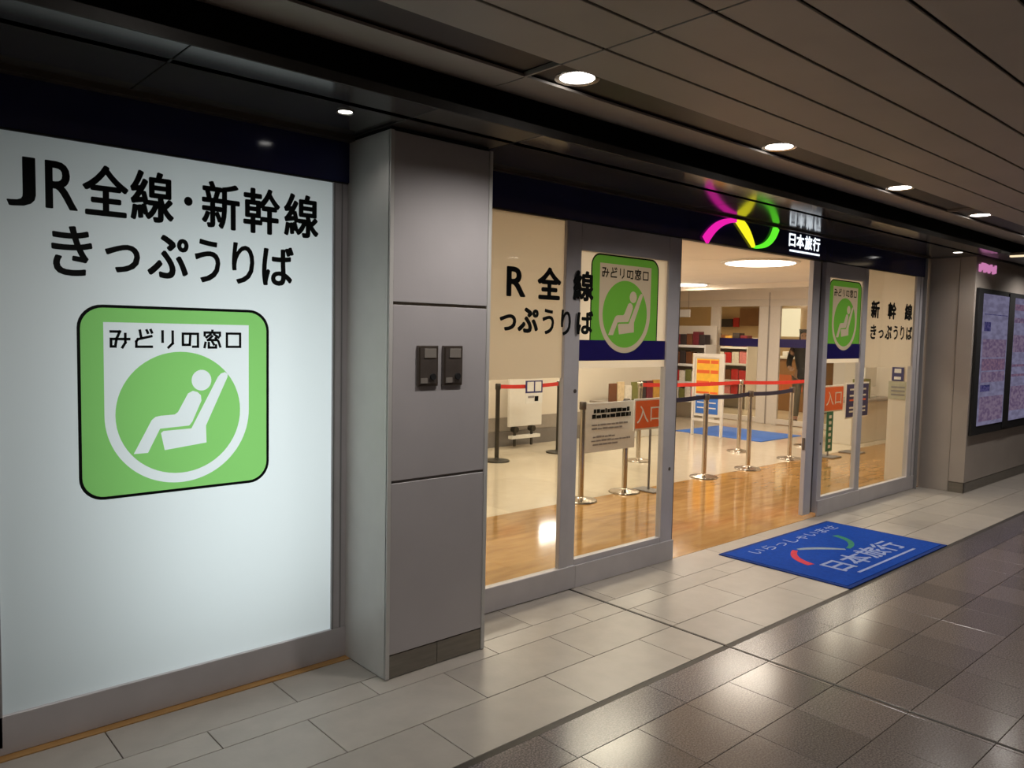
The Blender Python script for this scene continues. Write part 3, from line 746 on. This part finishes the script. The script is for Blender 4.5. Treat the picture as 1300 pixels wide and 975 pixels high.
for y0, y1 in ((5.95, 6.93), (7.34, 8.13), (8.33, 10.45)):
    MB().box(XE+.02, XE+.026, y0, y1, .10, 2.06).done('pane', m_glass2, ed)
for y0, y1 in ((5.95, 6.93), (7.34, 8.13)):
    MB().box(XE+.012, XE+.018, y0, y1, 1.345, 1.49).done('navy_stripe', m_stripe, ed)
struct(MB().box(XE, XE+.08, 3.16, 5.75, 0, 2.38).done('wall_shop_end', m_shopw))

# mall beyond
struct(MB().box(17.5, 17.6, 4, 13, 0, 2.6).done('wall_mall_back', mat('mall_wall', (.66, .50, .30), .6, var=.05, vscale=2)))
struct(MB().box(12.45, 17.6, 12.9, 13, 0, 2.6).done('wall_mall_side', m_shopw))
struct(MB().box(12.45, 17.6, 3.9, 4, 0, 2.6).done('wall_mall_side', m_shopw))
struct(MB().box(12.45, 17.6, 4, 13, 2.5, 2.6).done('ceiling', m_shopc))
m_panel = mat('brown_wall_panel', (.26, .13, .05), .5, var=.1, vscale=5)
m_lamp = emit('lit_panel', (1, .83, .52), .95)
tag(box('wall_board', m_panel, None, 17.42, 17.48, 10.32, 10.85, 1.80, 2.24), 'square brown wall board seen through the glass door nearest the shelves', 'board')
tag(box('wall_board', m_panel, None, 17.42, 17.48, 9.72, 9.90, 1.80, 2.18), 'narrow dark brown board beside the glowing panel beyond the doors', 'board')
tag(box('light_panel', m_lamp, None, 17.42, 17.48, 9.25, 9.72, 1.55, 2.22), 'cream glowing wall panel above the head of the standing person', 'panel')
mc = thing('sales_counter', 'dark brown sales counter with white top beyond the glass doors', 'counter', (15, 8.2, 0))
box('body', m_panel, mc, 15, 15.6, 7.4, 8.43, 0, 1.08, bev=.01); box('worktop', m_white, mc, 14.95, 15.65, 7.35, 8.47, 1.08, 1.13, bev=.005)
box('front_panel', mat('red_brown_panel', (.5, .12, .04), .5, var=.1), mc, 14.985, 15, 7.45, 8.40, .42, .75)
for i, y in enumerate((7.95, 8.12, 8.3)):
    tag(box('parcel', [m_white, m_navyp, m_paper][i], None, 15.1, 15.3, y-.06, y+.06, 1.13, 1.13+(.12, .18, .10)[i], bev=.01),
        ['white parcel on the brown counter', 'dark parcel between two white ones on the counter', 'pale parcel at the end of the brown counter'][i], 'parcel')
for x, y, nm_ in ((13.8, 6.5, 'above the standing person'), (13.8, 9.0, 'before the mall shelf'), (15.8, 8.0, 'above the brown counter'), (15.8, 10.8, 'near the mall pictures')):
    downlight(x, y, 2.498, .09, 'round downlight in the mall ceiling ' + nm_, 'mall ceiling downlights', L_MALL/2, col=(1, .82, .56))

# shelves -------------------------------------------------------------------
PC = [mat('pack_'+n, c, .45, var=.15, vscale=25) for n, c in (('red', (.55, .03, .03)), ('maroon', (.16, .02, .03)), ('brown', (.16, .06, .025)), ('gold', (.55, .30, .06)),
      ('white', (.75, .70, .62)), ('pink', (.75, .25, .25)), ('dark', (.04, .03, .03)), ('cream', (.7, .55, .35)), ('olive', (.2, .2, .06)))]
PN = ['red', 'maroon', 'brown', 'gold', 'white', 'pink', 'dark', 'cream', 'olive']
def shelf_unit(x, y0, y1, levels, name, lab, place, hts, rows_cols, depth=.4, top=None, n=7):
    t = thing('display_shelf', lab, 'shelf', (x, (y0+y1)/2, 0))
    box('side_panel', m_white, t, x, x+depth, y0, y0+.025, 0, levels[-1]+.02); box('side_panel', m_white, t, x, x+depth, y1-.025, y1, 0, levels[-1]+.02)
    box('back_panel', m_shopw, t, x+depth-.02, x+depth, y0, y1, 0, top or levels[-1]+.3)
    ords = ['lowest', 'second', 'third', 'fourth', 'top']
    for li, z in enumerate(levels):
        b_ = box('shelf_board', m_white, t, x, x+depth-.02, y0+.025, y1-.025, z-.03, z)
        box('price_rail', m_paper, b_, x-.008, x, y0+.025, y1-.025, z-.035, z+.01)
        wv = (y1-y0-.07)/n
        for k in range(n):
            ci = rows_cols[li][k % len(rows_cols[li])]; h = hts[li]*(.75+.25*random.random())
            ya = y0+.035+wv*k
            bb_ = box('package', PC[ci], None, x+.03, x+.03+depth*.5, ya+.008, ya+wv-.008, z+.0005, z+h, bev=.006)
            me = bb_.data; off = Vector((x+.1, ya+wv/2, z))
            for v in me.vertices: v.co -= off
            bb_.location = off
            tag(bb_, '%s package on the %s board of %s, %s from the door side' % (PN[ci], ords[min(li, 4)], place, ('first', 'second', 'third', 'fourth', 'fifth', 'sixth', 'last')[k]), 'package', 'packages on ' + place)
    return t
shelf_unit(11.75, 7.98, 9.0, [.35, .68, 1.0, 1.34], 'a', 'white display shelf full of souvenir packages beside the glass doors', 'the white shelf',
           [.26, .26, .25, .26], [[4, 5, 4, 8, 4], [5, 4, 8, 4, 0], [8, 3, 2, 6, 2], [6, 1, 2, 6, 1]], .35, 1.7)
shelf_unit(14.4, 8.75, 10.1, [.30, .60, .95, 1.30], 'b', 'display shelf with red packages beyond the glass doors', 'the mall shelf',
           [.24, .26, .28, .3], [[2, 0, 5, 8, 2], [0, 0, 2, 5, 8], [5, 4, 0, 4, 5], [1, 6, 3, 2, 6]], .4, 1.5)
hs_ = thing('hanging_sign', 'white hanging sign above the souvenir shelf', 'sign', (12.0, 8.7, 2.348))
box('board', m_paper, hs_, 12.0, 12.03, 8.52, 8.92, 1.86, 2.0, bev=.003)
for y in (8.56, 8.88): box('hanger', m_grey1, hs_, 12.012, 12.018, y-.003, y+.003, 2.0, 2.36)
tag(box('wall_picture', PC[6], None, 17.40, 17.45, 11.05, 11.45, 1.77, 1.97), 'dark square picture on the mall wall, beside a red one', 'picture')
tag(box('wall_picture', PC[0], None, 17.40, 17.45, 10.87, 11.02, 1.77, 2.0), 'red picture on the mall wall, beside the dark one', 'picture')

# ================================================================== QUEUE POSTS
def stanchion(x, y, lab, grp, mpost, h=.90, belt=None, mbelt=None, r=.15, first=None):
    t = thing('barrier_post', lab, 'barrier post', (x, y, 0), grp)
    MB().lathe(x, y, [(r, 0), (r, .008), (r*.96, .016), (r*.5, .026), (.035, .034), (.028, .04)], 28).done('base', mpost, t, True)
    MB().cyl(x, y, .035, h-.07, .026, n=18).done('pole', mpost, t, True)
    MB().lathe(x, y, [(.030, h-.07), (.033, h-.065), (.033, h-.008), (.028, h)], 18).done('head', m_plate if mbelt is not m_red else mpost, t, True)
    if belt: MB().ribbon((x, y), belt, h-.058, h-.012, .004, .015).done('belt', mbelt, t)
    return t
g1 = 'steel queue posts along the edge of the wooden floor'
stanchion(5.09, 4.72, 'steel queue post at the notice edge, behind the sliding door next to the mullion', g1, m_chrome, belt=(5.72, 4.74), mbelt=m_bluebelt)
stanchion(5.72, 4.74, 'steel queue post between white notice and orange sign', g1, m_chrome, belt=(7.03, 4.74), mbelt=m_bluebelt)
stanchion(7.03, 4.74, 'steel queue post in the entrance opening, closest to the near sliding door', g1, m_chrome, belt=(7.90, 4.74), mbelt=m_bluebelt)
stanchion(7.90, 4.74, 'steel queue post standing in the middle of the entrance opening', g1, m_chrome, belt=(9.0, 4.82), mbelt=m_bluebelt)
stanchion(9.02, 4.84, 'steel queue post at the far jamb of the entrance opening', g1, m_chrome)
stanchion(9.02, 5.56, 'steel queue post with red belts behind the front row', 'posts of the second queue row', m_chrome, .95, belt=(10.3, 5.30), mbelt=m_red)
stanchion(10.3, 5.30, 'steel queue post at the end of the red belt before the mall doors', 'posts of the second queue row', m_chrome, .92)
stanchion(7.3, 5.85, 'steel queue post of the second row hidden behind the sliding door', 'posts of the second queue row', m_chrome, .95, belt=(9.02, 5.56), mbelt=m_red)
m_dpost = mat('dark_post', (.05, .045, .035), .35, .5, .1, 20)
stanchion(5.88, 6.80, 'dark queue post with red belt behind the frosted window', 'dark queue posts at the rear', m_dpost, .91, belt=(6.92, 6.85), mbelt=m_red)
stanchion(6.95, 6.86, 'dark queue post behind the door mullion at the rear', 'dark queue posts at the rear', m_dpost, .91)
bs = thing('belt_sign', 'small white and blue sign hanging on the red belt', 'sign', (6.45, 6.80, .62))
box('upper_card', m_navyp, bs, 6.32, 6.60, 6.800, 6.806, .78, .93); box('label_patch', m_paper, bs, 6.345, 6.45, 6.797, 6.80, .80, .915); box('label_patch', m_paper, bs, 6.475, 6.575, 6.797, 6.80, .80, .915)
box('lower_card', m_paper, bs, 6.33, 6.60, 6.800, 6.806, .655, .775); box('print_mark', m_print, bs, 6.47, 6.53, 6.797, 6.80, .68, .74); box('print_mark', m_text, bs, 6.36, 6.46, 6.797, 6.80, .72, .745)

# white notice and entrance signs ------------------------------------------
nb = thing('notice_board', 'white notice with bold black heading hanging on the queue belt', 'notice', (5.4, 4.70, .42))
box('sheet', m_paper, nb, 5.10, 5.79, 4.690, 4.698, .435, .885, bev=.002)
random.seed(3)
for (z, h, a, b, m) in [(.79, .042, .10, .60, m_print), (.742, .040, .08, .62, m_print), (.675, .018, .08, .58, m_text), (.64, .018, .08, .50, m_text), (.565, .018, .10, .40, m_text),
                     (.53, .018, .08, .62, m_text), (.495, .018, .10, .45, m_text)]:
    x = a
    while x < b:
        l = random.uniform(.02, .08)
        box('print_line', m, nb, 5.10+x, 5.10+min(x+l, b), 4.688, 4.690, z, z+h*random.uniform(.7, 1)); x += l+.008
def entrance_sign(x0, x1, y, z0, z1, lab, bx, texts, m=m_orange, mt=m_paper, br=.12):
    t = thing('sign_stand', lab, 'sign', (bx, y+.02, 0), 'sign stands by the queue')
    box('frame', m_paper, t, x0, x1, y, y+.012, z0, z1, bev=.002)
    b_ = box('board', m, t, x0+.015, x1-.015, y-.003, y, z0+.02, z1-.02)
    for s, a, b, c, d in texts or []: fit_text([(s, x0+a*(x1-x0), x0+b*(x1-x0), z0+c*(z1-z0), z0+d*(z1-z0))], 'lettering', mt, t, lambda u, v, w: (u, y-.0035-w, v), .01)
    MB().cyl(bx, y+.03, .012, z0+.1, .011).done('pole', m_grey2, t); box('base', m_grey2, t, bx-br, bx+br, y-.10, y+.16, 0, .014, bev=.004)
entrance_sign(5.69, 6.13, 4.62, .605, .905, 'orange entrance sign with two white characters beside the white notice', 5.975,
              [('入', .08, .48, .22, .78), ('口', .54, .86, .26, .72)], br=.085)
entrance_sign(9.38, 9.90, 4.60, .58, .92, 'orange entrance sign seen through the farther sliding door', 9.6, [('入', .10, .48, .25, .78), ('口', .55, .88, .28, .74)])
entrance_sign(9.93, 10.60, 4.58, .47, .94, 'navy sign board with pale text lines behind the farther door', 10.25,
              None, m_navyp)
nv = [o for o in bpy.data.objects if o.get('label', '').startswith('navy sign board')][0]
for k, z in enumerate((.84, .76, .70, .60, .55)):
    box('print_line', m_paper if k != 2 else m_orange, nv, 10.03, 10.50, 4.574, 4.577, z, z+.022)
gs = thing('hanging_strip', 'narrow green strip sign below the orange sign at the farther door', 'sign', (9.45, 4.55, .1))
box('strip', m_greenp, gs, 9.34, 9.50, 4.53, 4.538, .10, .60); 
for k in range(6): box('print_mark', m_paper, gs, 9.39, 9.45, 4.527, 4.53, .14+.075*k, .18+.075*k)

# white rolling board, brochures -------------------------------------------
rb = thing('rolling_board', 'cream rolling panel on dark casters before the rear wall', 'panel', (6.9, 7.5, 0))
box('panel', m_white, rb, 6.60, 7.18, 7.40, 7.44, .29, .98, bev=.004); box('foot_bar', m_white, rb, 6.64, 7.14, 7.38, 7.46, .13, .17)
for x in (6.70, 7.0):
    box('leg', m_dpost, rb, x, x+.03, 7.41, 7.43, .03, .30)
    MB().rod((x+.015, 7.38, .25), (x+.015, 7.46, .25), .04, 12).done('caster', m_dpost, rb, True)
cs = thing('added_glow_panel', 'added bright panel at the rear wall, mirrored in the floor', 'screen', (7.55, 7.55, 1.0))
box('casing', m_white, cs, 7.33, 7.80, 7.575, 7.64, 1.08, 1.40, bev=.006); box('glow_face', emit('added_panel_glow', (1, .96, .88), 14), cs, 7.36, 7.77, 7.570, 7.575, 1.11, 1.37)  # glowing panel added behind the frosted film to make the floor highlight
br = thing('brochure_rack', 'low rack of colourful brochures behind the notice and orange sign', 'rack', (9.0, 7.2, 0))
box('body', m_white, br, 8.32, 9.85, 7.22, 7.55, 0, .52, bev=.005); box('ledge', m_grey1, br, 8.30, 9.87, 7.18, 7.57, .52, .55)
cols = [(2, .26), (7, .28), (4, .22), (8, .27), (6, .28), (1, .28), (3, .29), (8, .20), (0, .15)]
for k, (ci, h) in enumerate(cols):
    x0 = 8.36+.165*k
    o = box('brochure', PC[ci], None, x0, x0+.15, 7.24, 7.27, .5505, .55+h); off = Vector((x0+.07, 7.25, .55))
    for v in o.data.vertices: v.co -= off
    o.location = off
    tag(o, '%s brochure standing on the low rack, number %s from the notice side' % (PN[ci], ['one', 'two', 'three', 'four', 'five', 'six', 'seven', 'eight', 'nine'][k]), 'brochure', 'brochures on the low rack')
ct = thing('information_counter', 'cream counter with leaflet boards behind the farther glass door', 'counter', (11.5, 5.0, 0))
# menu-like sign board in the entrance --------------------------------------
XB = 10.0
mb = thing('poster_stand', 'white framed stand with orange-yellow poster over a blue one', 'sign', (XB, 6.74, 0))
for y in (6.47, 6.98): box('leg', m_white, mb, XB-.02, XB+.02, y-.018, y+.018, 0, 1.25, bev=.003)
box('top_rail', m_white, mb, XB-.018, XB+.018, 6.47, 6.98, 1.19, 1.25); box('cross_rail', m_white, mb, XB-.015, XB+.015, 6.47, 6.98, .22, .26)
box('backing', m_white, mb, XB, XB+.01, 6.49, 6.96, .30, 1.19)
p1 = box('upper_poster', m_yellow, mb, XB-.008, XB-.001, 6.54, 6.93, .64, 1.17)
for z, h in ((1.10, .05), (.95, .05), (.80, .035), (.645, .03)):
    for y0, y1 in ((6.55, 6.68), (6.70, 6.92)): box('poster_band', m_orange, p1, XB-.010, XB-.008, y0, y1, z, z+h)
p2 = box('lower_poster', m_bluep, mb, XB-.008, XB-.001, 6.54, 6.93, .34, .61)
for z in (.42, .50): box('poster_band', m_paper, p2, XB-.010, XB-.008, 6.57, 6.90, z, z+.018)
tag(MB().box(10.12, 11.3, 5.88, 7.38, .0005, .010, bev=.003).done('floor_mat', m_bluep), 'blue mat on the shop floor before the mall doors', 'mat')

# information counter pieces (behind the farther glass door)
box('body', m_shopw, ct, 10.95, 12.2, 4.95, 5.30, 0, .60, bev=.005); box('worktop', m_grey1, ct, 10.9, 12.25, 4.90, 5.35, .60, .64, bev=.004)
lb_ = thing('leaflet_holder', 'olive leaflet holder on the counter behind the farther side window', 'holder', (11.2, 5.0, .64))
box('holder', PC[8], lb_, 11.25, 11.62, 5.0, 5.1, .641, .93); box('leaflet', PC[3], lb_, 11.32, 11.44, 4.99, 5.0, .70, .90)
lf = thing('column_notice', 'grey green notice with print fixed to the pale column', 'notice', (8.55, 3.4, .88))
box('sheet', mat('notice_green', (.45, .44, .33), .6, var=.1), lf, 8.552, 8.560, 3.29, 3.49, .88, 1.07)
for z in (.92, .96, 1.0): box('print_line', m_text, lf, 8.549, 8.552, 3.32, 3.46, z, z+.016)
lf2 = thing('column_notice', 'small white and violet notice above the grey green one', 'notice', (8.55, 3.4, 1.09))
box('sheet', m_navyp, lf2, 8.552, 8.560, 3.34, 3.46, 1.075, 1.22); box('patch', m_paper, lf2, 8.549, 8.552, 3.365, 3.435, 1.16, 1.205); box('patch', m_paper, lf2, 8.549, 8.552, 3.365, 3.435, 1.09, 1.12)
mo = thing('monitor', 'white monitor on the counter behind the farther side window', 'monitor', (11.9, 5.1, .64))
box('housing', m_white, mo, 11.65, 12.05, 5.10, 5.16, .80, 1.10, bev=.01); box('stand', m_white, mo, 11.82, 11.88, 5.1, 5.16, .66, .80); box('foot', m_white, mo, 11.75, 11.95, 5.05, 5.20, .64, .66)

# ================================================================== PERSON beyond the glass doors
def skin_mesh(name, verts, edges, m, parent, sub=2, loc=(0,0,0), rotz=0):
    me = bpy.data.meshes.new(name); me.from_pydata([v[:3] for v in verts], edges, [])
    o = bpy.data.objects.new(name, me); C.objects.link(o)
    md = o.modifiers.new('s', 'SKIN'); 
    for i, v in enumerate(verts):
        r = v[3] if isinstance(v[3], tuple) else (v[3], v[3])
        me.skin_vertices[0].data[i].radius = r
    me.skin_vertices[0].data[0].use_root = True
    sd = o.modifiers.new('d', 'SUBSURF'); sd.levels = sub; sd.render_levels = sub
    bpy.context.view_layer.update()
    m2 = bpy.data.meshes.new_from_object(o.evaluated_get(bpy.context.evaluated_depsgraph_get()))
    bpy.data.objects.remove(o); bpy.data.meshes.remove(me)
    m2.name = name; m2.materials.clear(); m2.materials.append(m)
    m2.polygons.foreach_set('use_smooth', [True]*len(m2.polygons))
    o = bpy.data.objects.new(name, m2); C.objects.link(o); o.parent = parent; return o
m_skin = mat('skin', (.55, .33, .22), .5, var=.05)
m_jack = mat('black_jacket', (.012, .012, .014), .8, var=.2, vscale=30, bump=.4)
m_trou = mat('grey_trousers', (.16, .145, .115), .8, var=.1, vscale=30, bump=.3)
m_hair = mat('black_hair', (.015, .012, .01), .6, var=.2)
m_shoe = mat('brown_shoes', (.10, .05, .035), .5, var=.1)
pe = thing('person', 'person in black jacket and grey trousers standing beyond the glass doors', 'person', (12.98, 6.78, 0), rotz=R(205))
# faces local +X ; y = the person's left
V = [(0, 0, .88, (.135, .105)), (0, 0, 1.0, (.13, .10)), (0, 0, 1.15, (.14, .105)), (0, 0, 1.30, (.15, .10)), (0, 0, 1.385, (.07, .07)), (.01, 0, 1.43, (.05, .05)),
     (.02, 0, 1.49, (.070, .062)), (.02, 0, 1.56, (.082, .072)), (.015, 0, 1.62, (.062, .056)),
     (0, .15, 1.33, .062), (-.01, .21, 1.22, .052), (-.02, .24, 1.06, .045), (.05, .24, .92, .036), (.12, .22, .84, .028), (.14, .215, .80, .026),
     (0, -.15, 1.33, .062), (-.01, -.21, 1.22, .052), (-.02, -.24, 1.06, .045), (.10, -.22, .98, .036), (.21, -.18, .98, .028), (.25, -.17, .98, .026),
     (0, .085, .78, .085), (.01, .09, .46, .062), (-.03, .09, .10, .042), (-.03, .09, .06, .04),
     (0, -.085, .78, .085), (.03, -.09, .46, .062), (.02, -.09, .10, .042), (.02, -.09, .06, .04)]
Eg = [(0,1),(1,2),(2,3),(3,4),(4,5),(5,6),(6,7),(7,8),(3,9),(9,10),(10,11),(11,12),(12,13),(13,14),(3,15),(15,16),(16,17),(17,18),(18,19),(19,20),
      (0,21),(21,22),(22,23),(23,24),(0,25),(25,26),(26,27),(27,28)]
body = skin_mesh('body', V, Eg, m_skin, pe, 2)
# clothing as shells grown slightly outside the same skeleton
def scaled(idx, k): return [(V[i][0], V[i][1], V[i][2], tuple(r*k for r in V[i][3]) if isinstance(V[i][3], tuple) else V[i][3]*k) for i in idx]
ji = [2, 1, 3, 4, 9, 10, 11, 12, 15, 16, 17, 18, 0]
jv = scaled(ji, 1.16); mp_ = {a: k for k, a in enumerate(ji)}; jv.append((0, 0, .76, (.16, .13)))
skin_mesh('jacket', jv, [(mp_[a], mp_[b]) for a, b in Eg if a in mp_ and b in mp_]+[(mp_[0], len(jv)-1)], m_jack, pe)
ti = [0, 21, 22, 23, 25, 26, 27]; mp_ = {a: k for k, a in enumerate(ti)}
skin_mesh('trousers', scaled(ti, 1.18), [(mp_[a], mp_[b]) for a, b in Eg if a in mp_ and b in mp_], m_trou, pe)
for s, x in ((1, -.03), (-1, .02)):
    skin_mesh('shoe', [(x-.03, .09*s, .045, (.042, .04)), (x+.06, .09*s, .040, (.042, .034)), (x+.15, .095*s, .032, (.036, .026))], [(0,1),(1,2)], m_shoe, pe)
skin_mesh('hair', [(-.005, 0, 1.57, (.088, .09)), (-.012, 0, 1.63, (.082, .074)), (.005, 0, 1.665, (.05, .03)), (-.035, 0, 1.50, (.065, .05))], [(0,1),(1,2),(0,3)], m_hair, pe)
MBf = MB()
for s in (-1, 1): bmesh.ops.create_uvsphere(MBf.bm, u_segments=8, v_segments=6, radius=.009, matrix=Matrix.Translation((.092, .028*s, 1.555)))
o = MBf.done('eyes', m_print, None, True); o.parent = pe
MBf = MB(); MBf.rod((.088, 0, 1.55), (.115, 0, 1.52), .006, 8, .013); o = MBf.done('nose', m_skin, None, True); o.parent = pe
MBf = MB(); MBf.box(.083, .092, -.02, .02, 1.484, 1.492); o = MBf.done('mouth', m_matred, None); o.parent = pe
for hx, hy, hz, dx, dz, s in ((.14, .215, .80, .25, -1, 1), (.25, -.17, .98, 1, -.15, -1)):
    d = Vector((dx, 0, dz)).normalized(); sd_ = Vector((0, 1, 0)); p0 = Vector((hx, hy, hz))
    vs = [(*p0, (.024, .02)), (*(p0+d*.05), (.03, .018))]; es = [(0, 1)]
    for k, (o_, l) in enumerate(((-.024, .062), (-.008, .074), (.008, .070), (.024, .055))):
        a = len(vs); b0 = p0+d*.07+sd_*o_
        vs += [(*b0, .0085), (*(b0+d*l*.55+Vector((0, 0, -.006))), .008), (*(b0+d*l+Vector((0, 0, -.02))), .0065)]; es += [(1, a), (a, a+1), (a+1, a+2)]
    a = len(vs); b0 = p0+d*.02-sd_*s*.028
    vs += [(*b0, .010), (*(b0+d*.045-sd_*s*.014), .008)]; es += [(0, a), (a, a+1)]
    skin_mesh('hand', vs, es, m_skin, pe, 1)
